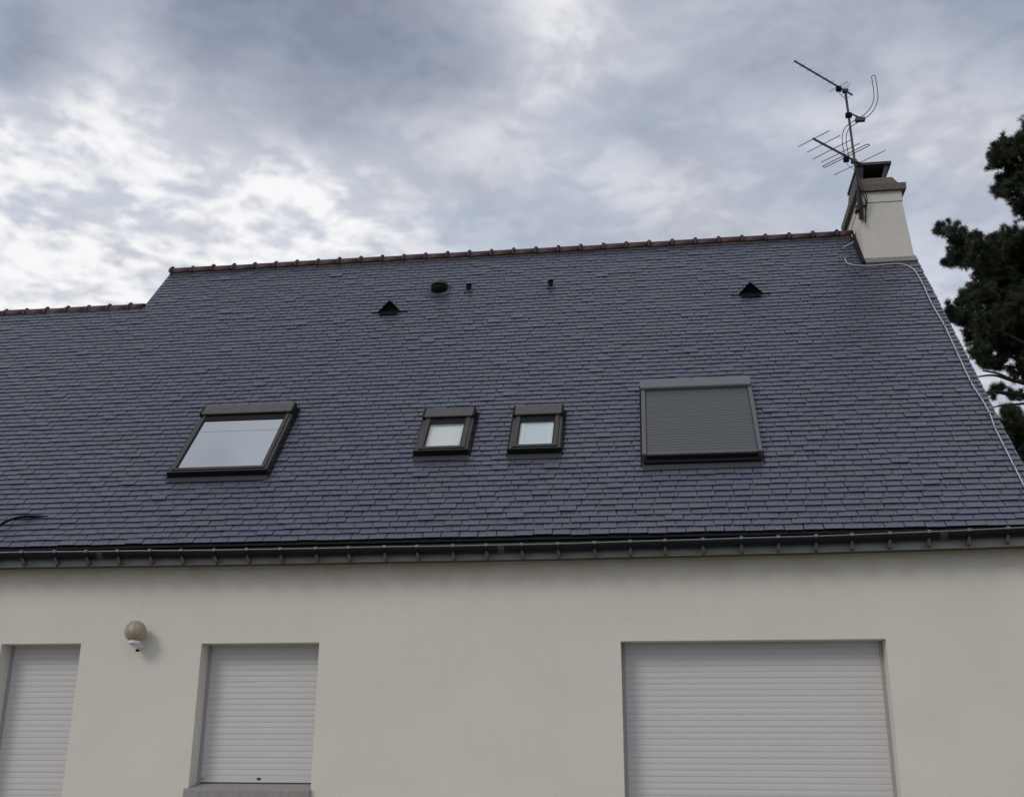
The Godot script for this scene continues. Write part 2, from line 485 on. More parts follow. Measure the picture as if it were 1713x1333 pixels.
func roof(camera: Vector3) -> void:
	var st := mesh_builder()
	# the boarding under the slates, front and back
	var rz := at(0, RIDGE_S).z
	var back := Transform3D(Basis(Vector3(1, 0, 0), Vector3(0, sin(PITCH), cos(PITCH)), Vector3(0, cos(PITCH), -sin(PITCH))), Vector3(0, EAVE.y, 2 * rz - EAVE.z))
	box(st, Vector3(STEP_X + 0.03, 0.05, -0.06), Vector3(VERGE_X - 0.03, RIDGE_S, -0.012), roof_t)
	box(st, Vector3(END_X, 0.05, -0.06), Vector3(STEP_X + 0.03, LOW_S, -0.012), roof_t)
	var deck := part("roof", st, M.deck, house)
	var bk := mesh_builder()
	bk.set_color(Color(0.1, 0.1, 0.12))
	hexa(bk, [back * Vector3(VERGE_X, 0, -0.06), back * Vector3(STEP_X, 0, -0.06), back * Vector3(STEP_X, RIDGE_S, -0.06), back * Vector3(VERGE_X, RIDGE_S, -0.06), back * Vector3(VERGE_X, 0, 0), back * Vector3(STEP_X, 0, 0), back * Vector3(STEP_X, RIDGE_S, 0), back * Vector3(VERGE_X, RIDGE_S, 0)])
	hexa(bk, [back * Vector3(STEP_X, 0, -0.06), back * Vector3(END_X, 0, -0.06), back * Vector3(END_X, LOW_S, -0.06), back * Vector3(STEP_X, LOW_S, -0.06), back * Vector3(STEP_X, 0, 0), back * Vector3(END_X, 0, 0), back * Vector3(END_X, LOW_S, 0), back * Vector3(STEP_X, LOW_S, 0)])
	part("rear_slope", bk, M.slate, deck)
	var lowtop := mesh_builder()   # flat joint between the two slopes of the lower ridge, under its tiles
	box(lowtop, Vector3(END_X, at(0, LOW_S, 0).y - 0.07, 2 * rz - at(0, LOW_S, 0).z), Vector3(STEP_X + 0.06, at(0, LOW_S, 0).y - 0.01, at(0, LOW_S, 0).z))
	part("ridge_board", lowtop, M.deck, deck)
	# every slate is laid one by one
	var laid := []
	var rows := int(RIDGE_S / ROW)
	for r in rows:
		var s := r * ROW
		var x := END_X + (0.0 if r % 2 == 0 else COL / 2) + rng.randf_range(-0.012, 0.012)
		while x < VERGE_X:
			var w := COL * rng.randf_range(0.975, 1.025)
			var a := x
			var b := x + w
			x += w
			if s > LOW_S - 0.03 and b < STEP_X + 0.02:
				continue
			if s > LOW_S - 0.03:
				a = maxf(a, STEP_X)
			b = minf(b, VERGE_X)
			a = maxf(a, END_X)
			var gone := b - a < 0.03
			for c in cut:
				if a > c[0] - 0.02 and b < c[2] + 0.02 and s > c[1] - 0.04 and s + ROW < c[3] + 0.02:
					gone = true
			if gone:
				continue
			var lift := absf(rng.randfn(0, 0.0022))
			if rng.randf() < 0.025:
				lift += rng.randf_range(0.001, 0.004)
			var t := roof_t * Transform3D(Basis(Vector3(0, 0, 1), rng.randfn(0, 0.009)), Vector3((a + b) / 2, s + rng.randfn(0, 0.003), 0))
			laid.append([camera.distance_squared_to(t.origin), t, b - a - rng.randf_range(0.005, 0.0105), lift, minf(0.2, RIDGE_S - s), lerpf(0.0245, 0.0165, s / RIDGE_S)])
	# the 300 nearest slates in view are parts of their own, the others one covering
	var order := laid.duplicate()
	order.sort_custom(func(p, q): return p[0] < q[0])
	var near := {}
	for o in order:
		var at_: Vector3 = o[1].origin
		if at_.x > -5.6 and at_.x < 3.55 and near.size() < 300:
			near[o] = true
	var cover := mesh_builder()
	for o in laid:
		var c := slate_tone()
		if near.has(o):
			var one := mesh_builder()
			slate_mesh(one, Transform3D(), o[2], o[4], c, o[3], o[5])
			one.generate_normals()
			same("slate", one.commit(), M.slate, deck, o[1])
		else:
			slate_mesh(cover, o[1], o[2], o[4], c, o[3], o[5])
	var cv := part("slate_covering", cover, M.slate, deck)
	cv.set_meta("kind", "stuff")
	# the gable verges: a thin dark edging board under the last slates
	var vg := mesh_builder()
	box(vg, Vector3(VERGE_X - 0.028, -0.02, -0.1), Vector3(VERGE_X - 0.008, RIDGE_S, 0.0), roof_t)
	part("verge_board", vg, M.frame_dark, deck)
	var vl := mesh_builder()
	box(vl, Vector3(STEP_X - 0.006, LOW_S + 0.1, -0.1), Vector3(STEP_X + 0.012, RIDGE_S - 0.02, 0.012), roof_t)
	part("verge_board", vl, M.frame_dark, deck)

func ridge_line(x0: float, x1: float, s: float, first: float, step: float, reversed_end: bool) -> void:
	var rz := at(0, RIDGE_S).z
	var c := at(0, s, 0)
	var zc := rz if s > 6 else c.z - 0.035
	var bed := mesh_builder()
	box(bed, Vector3(x0, c.y - 0.05, zc - 0.07), Vector3(x1, c.y + 0.02, zc + 0.06))
	var ridge := part("ridge", bed, M.soffit, house)
	var body := mesh_builder(true)
	half_tube(body, 0.0, step, 0.080, 0.080, 0.014)
	body.generate_normals()
	var tile := body.commit()
	var col := mesh_builder(true)
	half_tube(col, -0.02, 0.02, 0.088, 0.088, 0.009)
	lathe(col, [Vector2(0.028, 0.08), Vector2(0.028, 0.098), Vector2(0.02, 0.107), Vector2(0.0, 0.109)], 10)
	col.generate_normals()
	var collar := col.commit()
	var x := first
	while x < x1 - 0.02:
		var len := minf(step, x1 - x)
		var t := Transform3D(Basis(Vector3(1, 0, 0), rng.randfn(0, 0.02)).scaled_local(Vector3(len / step, 1, 1)), Vector3(x, c.y + rng.randfn(0, 0.003), zc))
		if x >= x0 - 0.01:
			var tl := same("ridge_tile", tile, M.ridge, ridge, t)
			tl.name = "ridge_tile"
			var cl := mesh_instance_copy(collar, x, c.y, zc)
			ridge.add_child(cl, true)
		x += step

func mesh_instance_copy(mesh: Mesh, x: float, y: float, z: float) -> MeshInstance3D:
	var o := MeshInstance3D.new()
	o.name = "tile_collar"
	o.mesh = mesh
	o.material_override = M.ridge
	o.position = Vector3(x, y + rng.randfn(0, 0.003), z)
	return o

func half_tube(st: SurfaceTool, x0: float, x1: float, r0: float, r1: float, th: float) -> void:
	var n := 12
	for k in n:
		var a := lerpf(-0.25, PI + 0.25, float(k) / n)
		var b := lerpf(-0.25, PI + 0.25, float(k + 1) / n)
		var p := Vector2(sin(a), cos(a))
		var q := Vector2(sin(b), cos(b))
		quad(st, Vector3(x0, p.x * r0, p.y * r0), Vector3(x1, p.x * r1, p.y * r1), Vector3(x1, q.x * r1, q.y * r1), Vector3(x0, q.x * r0, q.y * r0))
		var i0 := r0 - th
		var i1 := r1 - th
		quad(st, Vector3(x1, p.x * i1, p.y * i1), Vector3(x0, p.x * i0, p.y * i0), Vector3(x0, q.x * i0, q.y * i0), Vector3(x1, q.x * i1, q.y * i1))
		quad(st, Vector3(x0, p.x * i0, p.y * i0), Vector3(x0, p.x * r0, p.y * r0), Vector3(x0, q.x * r0, q.y * r0), Vector3(x0, q.x * i0, q.y * i0))
		quad(st, Vector3(x1, p.x * r1, p.y * r1), Vector3(x1, p.x * i1, p.y * i1), Vector3(x1, q.x * i1, q.y * i1), Vector3(x1, q.x * r1, q.y * r1))

func lip_y(x: float) -> float:   # the gutter has settled in the middle
	var d := x + 1.3
	return -0.024 + d * d * (0.0023 if d > 0 else 0.0012) + 0.0018 * sin(x * 2.1) + 0.0012 * sin(x * 5.3 + 1.0)

func gutter() -> void:
	var st := mesh_builder(true)
	var n := 48
	var prof := []   # half round, outside from the front lip to the back, then inside
	for k in 13:
		var a := PI + PI * k / 12.0
		prof.append(Vector2(sin(a) * 0.064, -cos(a) * 0.066))
	for k in 13:
		var a := TAU - PI * k / 12.0
		prof.append(Vector2(sin(a) * 0.060, -cos(a) * 0.062))
	for i in n:
		var xa := lerpf(END_X, VERGE_X + 0.06, float(i) / n)
		var xb := lerpf(END_X, VERGE_X + 0.06, float(i + 1) / n)
		for k in prof.size():
			var p: Vector2 = prof[k]
			var q: Vector2 = prof[(k + 1) % prof.size()]
			quad(st, Vector3(xa, lip_y(xa) + p.x, 0.264 + p.y), Vector3(xa, lip_y(xa) + q.x, 0.264 + q.y), Vector3(xb, lip_y(xb) + q.x, 0.264 + q.y), Vector3(xb, lip_y(xb) + p.x, 0.264 + p.y))
	var g := part("gutter", st, M.gutter, house)
	var lip := mesh_builder(true)
	var pts := []
	for i in n + 1:
		var x := lerpf(END_X, VERGE_X + 0.06, float(i) / n)
		pts.append(Vector3(x, lip_y(x) + 0.002, 0.331))
	tube(lip, pts, 0.0065, 8)
	part("gutter_lip", lip, M.lip, g)
	# the brackets: a strap round the trough, its end bent over the lip, its foot below
	var b := mesh_builder()
	for k in 10:
		var a0 := PI + PI * k / 10.0
		var a1 := PI + PI * (k + 1) / 10.0
		var p0 := Vector2(sin(a0) * 0.0655, -cos(a0) * 0.0675)
		var p1 := Vector2(sin(a1) * 0.0655, -cos(a1) * 0.0675)
		var o0 := p0 * 1.06
		var o1 := p1 * 1.06
		for s in [-1, 1]:
			var w: float = 0.012 * s
			if s < 0:
				quad(b, Vector3(w, p0.x, p0.y), Vector3(w, o0.x, o0.y), Vector3(w, o1.x, o1.y), Vector3(w, p1.x, p1.y))
			else:
				quad(b, Vector3(w, o0.x, o0.y), Vector3(w, p0.x, p0.y), Vector3(w, p1.x, p1.y), Vector3(w, o1.x, o1.y))
		quad(b, Vector3(-0.012, o0.x, o0.y), Vector3(0.012, o0.x, o0.y), Vector3(0.012, o1.x, o1.y), Vector3(-0.012, o1.x, o1.y))
	b.generate_normals()
	var strap := b.commit()
	var tip := mesh_builder()
	soft_box(tip, Vector3(-0.015, -0.01, 0.05), Vector3(0.015, 0.017, 0.082), 0.005)
	tip.generate_normals()
	var tip_mesh := tip.commit()
	var f := mesh_builder()
	hexa(f, [Vector3(-0.015, -0.070, 0.036), Vector3(0.015, -0.070, 0.036), Vector3(0.009, -0.054, 0.050), Vector3(-0.009, -0.054, 0.050), Vector3(-0.015, -0.084, -0.03), Vector3(0.015, -0.084, -0.03), Vector3(0.009, -0.0685, -0.03), Vector3(-0.009, -0.0685, -0.03)])
	hexa(f, [Vector3(-0.019, -0.116, 0.006), Vector3(0.019, -0.116, 0.006), Vector3(0.014, -0.0715, 0.034), Vector3(-0.014, -0.0715, 0.034), Vector3(-0.019, -0.116, -0.04), Vector3(0.019, -0.116, -0.04), Vector3(0.014, -0.085, -0.04), Vector3(-0.014, -0.085, -0.04)])
	f.generate_normals()
	var foot_mesh := f.commit()
	var bolt := mesh_builder()
	lathe(bolt, [Vector2(0.0, -0.133), Vector2(0.012, -0.133), Vector2(0.012, -0.1155), Vector2(0.0, -0.1155)], 8, Transform3D(Basis(), Vector3(0.004, 0, -0.006)))
	bolt.generate_normals()
	var bolt_mesh := bolt.commit()
	var x := -5.98 - 0.338 * 15
	while x < VERGE_X:
		var xx := x + rng.randfn(0, 0.008)
		var t := Transform3D(Basis(), Vector3(xx, lip_y(xx), 0.264))
		same("bracket_strap", strap, M.gutter, g, t)
		same("bracket_clip", tip_mesh, M.lip, g, t)
		same("bracket_foot", foot_mesh, M.bracket, g, t)
		same("bracket_bolt", bolt_mesh, M.black, g, t)
		x += 0.3385
	for j in [-9.2, -5.15, -1.1, 2.95]:   # soldered joints of the trough
		var jn := mesh_builder()
		for k in 10:
			var a0 := PI + PI * k / 10.0
			var a1 := PI + PI * (k + 1) / 10.0
			quad(jn, Vector3(j - 0.03, lip_y(j) + sin(a0) * 0.0652, 0.264 - cos(a0) * 0.0672), Vector3(j + 0.03, lip_y(j) + sin(a0) * 0.0652, 0.264 - cos(a0) * 0.0672), Vector3(j + 0.03, lip_y(j) + sin(a1) * 0.0652, 0.264 - cos(a1) * 0.0672), Vector3(j - 0.03, lip_y(j) + sin(a1) * 0.0652, 0.264 - cos(a1) * 0.0672))
		part("joint", jn, M.bracket_dark, g)
	# the board behind the gutter and the boxed soffit under it
	var fa := mesh_builder()
	var so := mesh_builder()
	for i in n:
		var xa := lerpf(END_X, VERGE_X, float(i) / n)
		var xb := lerpf(END_X, VERGE_X, float(i + 1) / n)
		var ya := -0.135 + 0.55 * (lip_y(xa) + 0.024)
		var yb := -0.135 + 0.55 * (lip_y(xb) + 0.024)
		hexa(fa, [Vector3(xa, ya, 0.202), Vector3(xb, yb, 0.202), Vector3(xb, 0.03, 0.202), Vector3(xa, 0.03, 0.202), Vector3(xa, ya, 0.18), Vector3(xb, yb, 0.18), Vector3(xb, 0.03, 0.18), Vector3(xa, 0.03, 0.18)])
		hexa(so, [Vector3(xa, ya + 0.012, 0.179), Vector3(xb, yb + 0.012, 0.179), Vector3(xb, yb + 0.022, 0.179), Vector3(xa, ya + 0.022, 0.179), Vector3(xa, ya + 0.012, 0.001), Vector3(xb, yb + 0.012, 0.001), Vector3(xb, yb + 0.022, 0.001), Vector3(xa, ya + 0.022, 0.001)])
	part("fascia_board", fa, M.fascia, house)
	var bead := mesh_builder(true)
	var bp := []
	for i in n + 1:
		var x2 := lerpf(END_X, VERGE_X, float(i) / n)
		bp.append(Vector3(x2, -0.131 + 0.55 * (lip_y(x2) + 0.024), 0.205))
	tube(bead, bp, 0.006, 6)
	part("fascia_bead", bead, M.fascia, house)
	part("soffit", so, M.soffit, house)
	var strip := mesh_builder()   # zinc drip strip between the first slates and the trough
	box(strip, Vector3(END_X, -0.035, -0.008), Vector3(VERGE_X - 0.01, 0.06, -0.003), roof_t)
	part("drip_strip", strip, M.gutter, g)

func frame_ring(st: SurfaceTool, x0: float, s0: float, x1: float, s1: float, wl: float, wb: float, wt: float, h0: float, h1: float) -> void:
	box(st, Vector3(x0, s0, h0), Vector3(x0 + wl, s1, h1), roof_t)
	box(st, Vector3(x1 - wl, s0, h0), Vector3(x1, s1, h1), roof_t)
	box(st, Vector3(x0 + wl, s0, h0), Vector3(x1 - wl, s0 + wb, h1 - 0.003), roof_t)
	box(st, Vector3(x0 + wl, s1 - wt, h0), Vector3(x1 - wl, s1, h1 - 0.003), roof_t)

func skylight(x0: float, s0: float, x1: float, s1: float, side: float, kind: int, label: String) -> void:
	var fr := mesh_builder()
	frame_ring(fr, x0, s0, x1, s1, 0.032, 0.03, 0.05, 0.0, 0.088)
	var w := part("skylight", fr, M.frame, house)
	tag(w, label)
	var a := x0 + 0.034
	var b := x1 - 0.034
	var sw := side - 0.034
	var sash := mesh_builder()
	frame_ring(sash, a, s0 + 0.032, b, s1 - 0.052, sw, 0.034, 0.03, 0.02, 0.1)
	var head := mesh_builder()
	box(head, Vector3(a + sw + 0.001, s1 - 0.248, 0.03), Vector3(b - sw - 0.001, s1 - 0.083, 0.09), roof_t)
	part("sash", sash, M.frame, w)
	part("head_rail", head, M.frame_dark, w)
	var front := mesh_builder()   # the dark lower rail, with a drip nose
	box(front, Vector3(x0 - 0.012, s0 - 0.014, 0.0), Vector3(x1 + 0.012, s0 - 0.001, 0.094), roof_t)
	part("lower_rail", front, M.frame_dark, w)
	var pa := a + sw
	var pb := b - sw
	var p0 := s0 + 0.064
	var p1 := s1 - 0.249
	var seal := mesh_builder()
	frame_ring(seal, pa + 0.001, p0 + 0.003, pb - 0.001, p1, 0.010, 0.010, 0.014, 0.05, 0.094)
	part("seal", seal, M.frame_dark, w)
	var pane := mesh_builder()
	box(pane, Vector3(pa + 0.011, p0 + 0.013, 0.076), Vector3(pb - 0.011, p1 - 0.014, 0.082), roof_t)
	if kind == 0:
		part("pane", pane, M.mirror, w)
		var rail := mesh_builder()   # top rail of the pleated blind behind the glass shows as a pale line
		box(rail, Vector3(pa + 0.012, p1 - 0.235, 0.0825), Vector3(pb - 0.012, p1 - 0.217, 0.0842), roof_t)
		part("glazing_bar", rail, M.rail_pale, w)
	else:
		part("pane", pane, M.pane, w)
		var bl := mesh_builder()
		var inset := 0.0 if kind == 1 else 0.05
		box(bl, Vector3(pa + 0.012 + inset, p0 + 0.013 + inset * 1.3, 0.045), Vector3(pb - 0.012 - inset, p1 - 0.014, 0.05), roof_t)
		part("blind", bl, M.blind if kind == 1 else M.blind_blue, w)
		if kind == 2:
			var lin_ := mesh_builder()
			frame_ring(lin_, pa + 0.012, p0 + 0.014, pb - 0.012, p1 - 0.015, 0.05, 0.065, 0.012, 0.03, 0.062)
			part("inner_lining", lin_, M.white, w)
	var hood := mesh_builder()
	soft_box(hood, Vector3(x0 + 0.016, s1 - 0.165, 0.101), Vector3(x1 - 0.016, s1 + 0.005, 0.126), 0.006, roof_t)
	part("top_cover", hood, M.cover, w)
	var ends := mesh_builder()
	box(ends, Vector3(x0 - 0.006, s1 - 0.172, 0.0), Vector3(x0 + 0.015, s1 + 0.008, 0.129), roof_t)
	box(ends, Vector3(x1 - 0.015, s1 - 0.172, 0.0), Vector3(x1 + 0.006, s1 + 0.008, 0.129), roof_t)
	part("end_cap", ends, M.frame_dark, w)
	flashing(w, x0, s0, x1, s1)

func flashing(w: Node, x0: float, s0: float, x1: float, s1: float) -> void:
	var fl := mesh_builder()
	box(fl, Vector3(x0 - 0.03, s0 - 0.03, 0.010), Vector3(x0 - 0.013, s1 + 0.03, 0.03), roof_t)
	box(fl, Vector3(x1 + 0.013, s0 - 0.03, 0.010), Vector3(x1 + 0.03, s1 + 0.03, 0.03), roof_t)
	box(fl, Vector3(x0 - 0.012, s1 + 0.012, 0.0), Vector3(x1 + 0.03, s1 + 0.03, 0.034), roof_t)
	part("side_flashing", fl, M.frame_dark, w)
	var ap := mesh_builder()
	box(ap, Vector3(x0 - 0.012, s0 - 0.10, 0.018), Vector3(x1 + 0.012, s0 - 0.015, 0.0265), roof_t)
	part("apron_flashing", ap, M.lead, w)

func shutter_skylight(x0: float, s0: float, x1: float, s1: float, label: String) -> void:
	var st := mesh_builder()
	box(st, Vector3(x0 + 0.03, s0 + 0.02, 0.0), Vector3(x1 - 0.03, s1 - 0.04, 0.075), roof_t)
	var w := part("shuttered_skylight", st, M.frame_dark, house)
	tag(w, label)
	for s in [0, 1]:
		var r := mesh_builder()
		var a := x0 if s == 0 else x1 - 0.042
		box(r, Vector3(a, s0 - 0.004, 0.01), Vector3(a + 0.042, s1 - 0.2, 0.125), roof_t)
		part("guide_rail", r, M.rail, w)
	var pitch := 0.0475
	var sl := mesh_builder()
	var half := (x1 - x0) / 2 - 0.046
	var prof := PackedVector2Array([Vector2(0, -0.008), Vector2(pitch, -0.008), Vector2(pitch, 0.0), Vector2(pitch * 0.85, 0.0016), Vector2(pitch * 0.4, 0.0022), Vector2(pitch * 0.12, 0.0014), Vector2(pitch * 0.05, -0.003), Vector2(0, -0.003)])
	extrude_x(sl, prof, -half, half)
	sl.generate_normals()
	var slat := sl.commit()
	var s := s0 + 0.036
	while s < s1 - 0.235:
		same("slat", slat, M.shutter_slat, w, roof_t * Transform3D(Basis(), Vector3((x0 + x1) / 2, s, 0.102 + rng.randf_range(-0.0005, 0.0005))))
		s += pitch
	var bar := mesh_builder()
	soft_box(bar, Vector3(x0 + 0.045, s0 + 0.006, 0.09), Vector3(x1 - 0.045, s0 + 0.034, 0.112), 0.004, roof_t)
	part("bottom_bar", bar, M.rail, w)
	var nose := mesh_builder()
	box(nose, Vector3(x0 + 0.012, s0 - 0.055, 0.0), Vector3(x1 - 0.012, s0 - 0.013, 0.055), roof_t)
	box(nose, Vector3(x0 + 0.043, s0 - 0.012, 0.0), Vector3(x1 - 0.043, s0 + 0.004, 0.104), roof_t)
	part("lower_rail", nose, M.frame_dark, w)
	var hood := mesh_builder()
	var pr := PackedVector2Array()
	pr.append(Vector2(s1 - 0.225, 0.0)); pr.append(Vector2(s1, 0.0))
	for k in 7:
		var a := PI / 2 * k / 6.0
		pr.append(Vector2(s1 - 0.075 + 0.075 * cos(a), 0.08 + 0.075 * sin(a)))
	for k in 4:
		var a := PI / 2 * k / 3.0
		pr.append(Vector2(s1 - 0.205 - 0.02 * sin(a), 0.135 + 0.02 * cos(a)))
	extrude_x(hood, pr, x0 - 0.008, x1 - 0.004, roof_t)
	part("shutter_hood", hood, M.shutter_hood, w)
	flashing(w, x0 + 0.01, s0 - 0.045, x1 - 0.01, s1)

func hood_vent(x: float, s: float, label: String) -> void:
	# small slate-hook gable hood with an open dark front
	var o := at(x, s, 0.012)
	var st := mesh_builder()
	var half := 0.15
	var up := 0.165
	var back := 0.165
	for k in [-1.0, 1.0]:
		var a := o + Vector3(0, up, 0.02)
		var b := o + Vector3(k * half, 0.0, 0.02)
		var c := o + Vector3(0, up, -back)
		var d := o + Vector3(k * half, 0.012, -0.02)
		var n := Vector3(k * up, half, 0).normalized() * 0.012
		var f := [b, a, c, d, b + n, a + n, c + n, d + n]
		if k > 0:
			hexa(st, [f[0], f[1], f[5], f[4], f[3], f[2], f[6], f[7]])
		else:
			hexa(st, [f[1], f[0], f[4], f[5], f[2], f[3], f[7], f[6]])
	var v := part("roof_vent", st, M.vent, house)
	tag(v, label)
	var grille := mesh_builder()
	for k in 7:
		var y := 0.012 + k * 0.019
		var hw := half * (1.0 - y / up) - 0.012
		if hw > 0.008:
			box(grille, o + Vector3(-hw, y, -0.022), o + Vector3(hw, y + 0.006, -0.004))
	part("louvre", grille, M.vent, v)
	var dark := mesh_builder()
	tri(dark, o + Vector3(-half + 0.012, 0.002, -0.03), o + Vector3(half - 0.012, 0.002, -0.03), o + Vector3(0, up - 0.008, -0.03))
	part("opening", dark, M.black, v)
	var ap := mesh_builder()
	box(ap, Vector3(x - half + 0.03, s - 0.085, 0.02), Vector3(x + half - 0.03, s + 0.01, 0.03), roof_t)
	box(ap, Vector3(x - half - 0.1, s - 0.006, 0.016), Vector3(x + half + 0.1, s + 0.012, 0.024), roof_t)
	part("apron", ap, M.vent, v)

func pipe_vent(x: float, s: float, r: float, tall: float, cap: float, label: String) -> void:
	var o := at(x, s, 0.0)
	var st := mesh_builder(true)
	var t := Transform3D(Basis(), o)
	lathe(st, [Vector2(r, -r * 1.6), Vector2(r, tall), Vector2(r * 0.9, tall + 0.001), Vector2(0, tall + 0.001)], 20, t)
	var v := part("vent_pipe", st, M.vent, house)
	tag(v, label)
	var c := mesh_builder(true)
	if cap > 0.08:
		lathe(c, [Vector2(0, tall - 0.03), Vector2(cap * 0.95, tall - 0.032), Vector2(cap, tall - 0.02), Vector2(cap * 0.99, tall), Vector2(cap * 0.93, tall + 0.022), Vector2(cap * 0.75, tall + 0.044), Vector2(cap * 0.45, tall + 0.06), Vector2(0, tall + 0.066)], 24, t)
		part("cap", c, M.vent_cap, v)
		var ring := mesh_builder(true)
		lathe(ring, [Vector2(r + 0.001, -0.03), Vector2(r * 1.25, -0.02), Vector2(r * 1.25, tall * 0.5), Vector2(r + 0.001, tall * 0.6)], 20, t)
		part("sleeve", ring, M.vent, v)
	else:
		lathe(c, [Vector2(r, tall + 0.002), Vector2(cap, tall + 0.004), Vector2(cap, tall + 0.016), Vector2(0, tall + 0.024)], 16, t)
		part("cap", c, M.vent, v)
		var sp := mesh_builder()
		box(sp, o + Vector3(r * 0.2, tall + 0.02, -0.005), o + Vector3(r * 1.1, tall + 0.04, 0.008))
		part("latch", sp, M.vent, v)
	var fl := mesh_builder()
	box(fl, Vector3(x - r * 1.7, s - r * 1.7, 0.018), Vector3(x + r * 1.7, s + r * 1.5, 0.0255), roof_t)
	part("flashing", fl, M.flash, v)

func chimney() -> void:
	# a stack astride the ridge at the gable, flaring a little towards its foot
	var st := mesh_builder()
	var zf := -3.284
	var zb := -4.42
	var lo := 3.9
	var rings := [[lo, 3.235, 3.905], [4.55, 3.244, 3.885], [5.27, 3.276, 3.822]]
	for i in 2:
		var a: Array = rings[i]
		var b: Array = rings[i + 1]
		hexa(st, [Vector3(a[1], a[0], zf), Vector3(a[2], a[0], zf), Vector3(b[2], b[0], zf), Vector3(b[1], b[0], zf), Vector3(a[1], a[0], zb), Vector3(a[2], a[0], zb), Vector3(b[2], b[0], zb), Vector3(b[1], b[0], zb)])
	var c := part("chimney", st, M.chimney, house)
	tag(c, "cream rendered chimney stack at the gable end of the ridge")
	var neck := mesh_builder()
	hexa(neck, [Vector3(3.268, 5.272, zf + 0.012), Vector3(3.83, 5.272, zf + 0.012), Vector3(3.826, 5.425, zf + 0.012), Vector3(3.272, 5.425, zf + 0.012), Vector3(3.268, 5.272, zb - 0.01), Vector3(3.83, 5.272, zb - 0.01), Vector3(3.826, 5.425, zb - 0.01), Vector3(3.272, 5.425, zb - 0.01)])
	part("neck", neck, M.chimney, c)
	var slab := mesh_builder()
	hexa(slab, [Vector3(3.215, 5.427, zf + 0.06), Vector3(3.885, 5.427, zf + 0.06), Vector3(3.89, 5.525, zf + 0.055), Vector3(3.21, 5.525, zf + 0.055), Vector3(3.215, 5.427, zb - 0.06), Vector3(3.885, 5.427, zb - 0.06), Vector3(3.89, 5.525, zb - 0.055), Vector3(3.21, 5.525, zb - 0.055)])
	part("cap_slab", slab, M.concrete, c)
	var fl := mesh_builder()
	hexa(fl, [Vector3(3.24, 5.527, zf + 0.03), Vector3(3.80, 5.527, zf + 0.03), Vector3(3.735, 5.655, zf - 0.02), Vector3(3.27, 5.655, zf - 0.02), Vector3(3.24, 5.527, zb - 0.02), Vector3(3.80, 5.527, zb - 0.02), Vector3(3.735, 5.655, zb + 0.05), Vector3(3.27, 5.655, zb + 0.05)])
	part("mortar_bed", fl, M.concrete, c)
	# cowl: two leaning side slabs under a flat slab
	var z0 := zf - 0.04
	var z1 := zb + 0.3
	var cl := mesh_builder()
	hexa(cl, [Vector3(3.27, 5.657, z0), Vector3(3.35, 5.657, z0), Vector3(3.375, 5.86, z0), Vector3(3.30, 5.86, z0), Vector3(3.27, 5.657, z1), Vector3(3.35, 5.657, z1), Vector3(3.375, 5.86, z1), Vector3(3.30, 5.86, z1)])
	part("cowl_side", cl, M.cowl, c)
	var cr := mesh_builder()
	hexa(cr, [Vector3(3.60, 5.657, z0), Vector3(3.655, 5.657, z0), Vector3(3.715, 5.86, z0), Vector3(3.66, 5.86, z0), Vector3(3.60, 5.657, z1), Vector3(3.655, 5.657, z1), Vector3(3.715, 5.86, z1), Vector3(3.66, 5.86, z1)])
	part("cowl_side", cr, M.cowl, c)
	var ct := mesh_builder()
	box(ct, Vector3(3.285, 5.862, z1 - 0.03), Vector3(3.745, 5.90, z0 + 0.03))
	part("cowl_top", ct, M.cowl, c)
	var inner := mesh_builder()
	box(inner, Vector3(3.37, 5.657, z1 + 0.03), Vector3(3.59, 5.82, z0 - 0.25))
	part("flue", inner, M.black, c)
	# lead soaker at the foot of the front face and along the side
	var so := mesh_builder()
	box(so, Vector3(3.215, 5.50, 0.012), Vector3(3.912, 5.63, 0.032), roof_t)
	part("apron_flashing", so, M.zinc_pale, c)
	var sd := mesh_builder()
	box(sd, Vector3(3.19, 5.5, 0.012), Vector3(3.24, 6.42, 0.045), roof_t)
	part("side_flashing", sd, M.frame_dark, c)

# ---------------------------------------------------------------- other things
func yagi(t: Node, base: Vector3, dir: Vector3, length: float, els: Array, r: float, boom_r: float) -> void:
	var side := Vector3(dir.z, 0, -dir.x)
	if side.x < 0:
		side = -side
	var st := mesh_builder()
	var b := Basis(dir, Vector3.UP, dir.cross(Vector3.UP))
	box(st, Vector3(-0.16, -boom_r, -boom_r), Vector3(length, boom_r, boom_r), Transform3D(b, base))
	part("boom", st, M.mast, t)
	for e in els:
		var c: Vector3 = base + dir * float(e[0])
		var h: float = e[1] / 2.0
		var el := mesh_builder(true)
		if e.size() > 2:   # folded dipole
			var g: float = e[2] / 2.0
			var loop := []
			for k in 9:
				var a := -PI / 2 + PI * k / 8.0
				loop.append(c + side * (h - g + g * cos(a)) + dir * g * sin(a))
			for k in 9:
				var a := PI / 2 + PI * k / 8.0
				loop.append(c + side * (-h + g + g * cos(a)) + dir * g * sin(a))
			tube(el, loop, r * 1.15, 6, true)
			part("folded_dipole", el, M.mast, t)
		else:
			tube(el, [c - side * h, c + side * h], r, 6)
			part("element", el, M.mast, t)

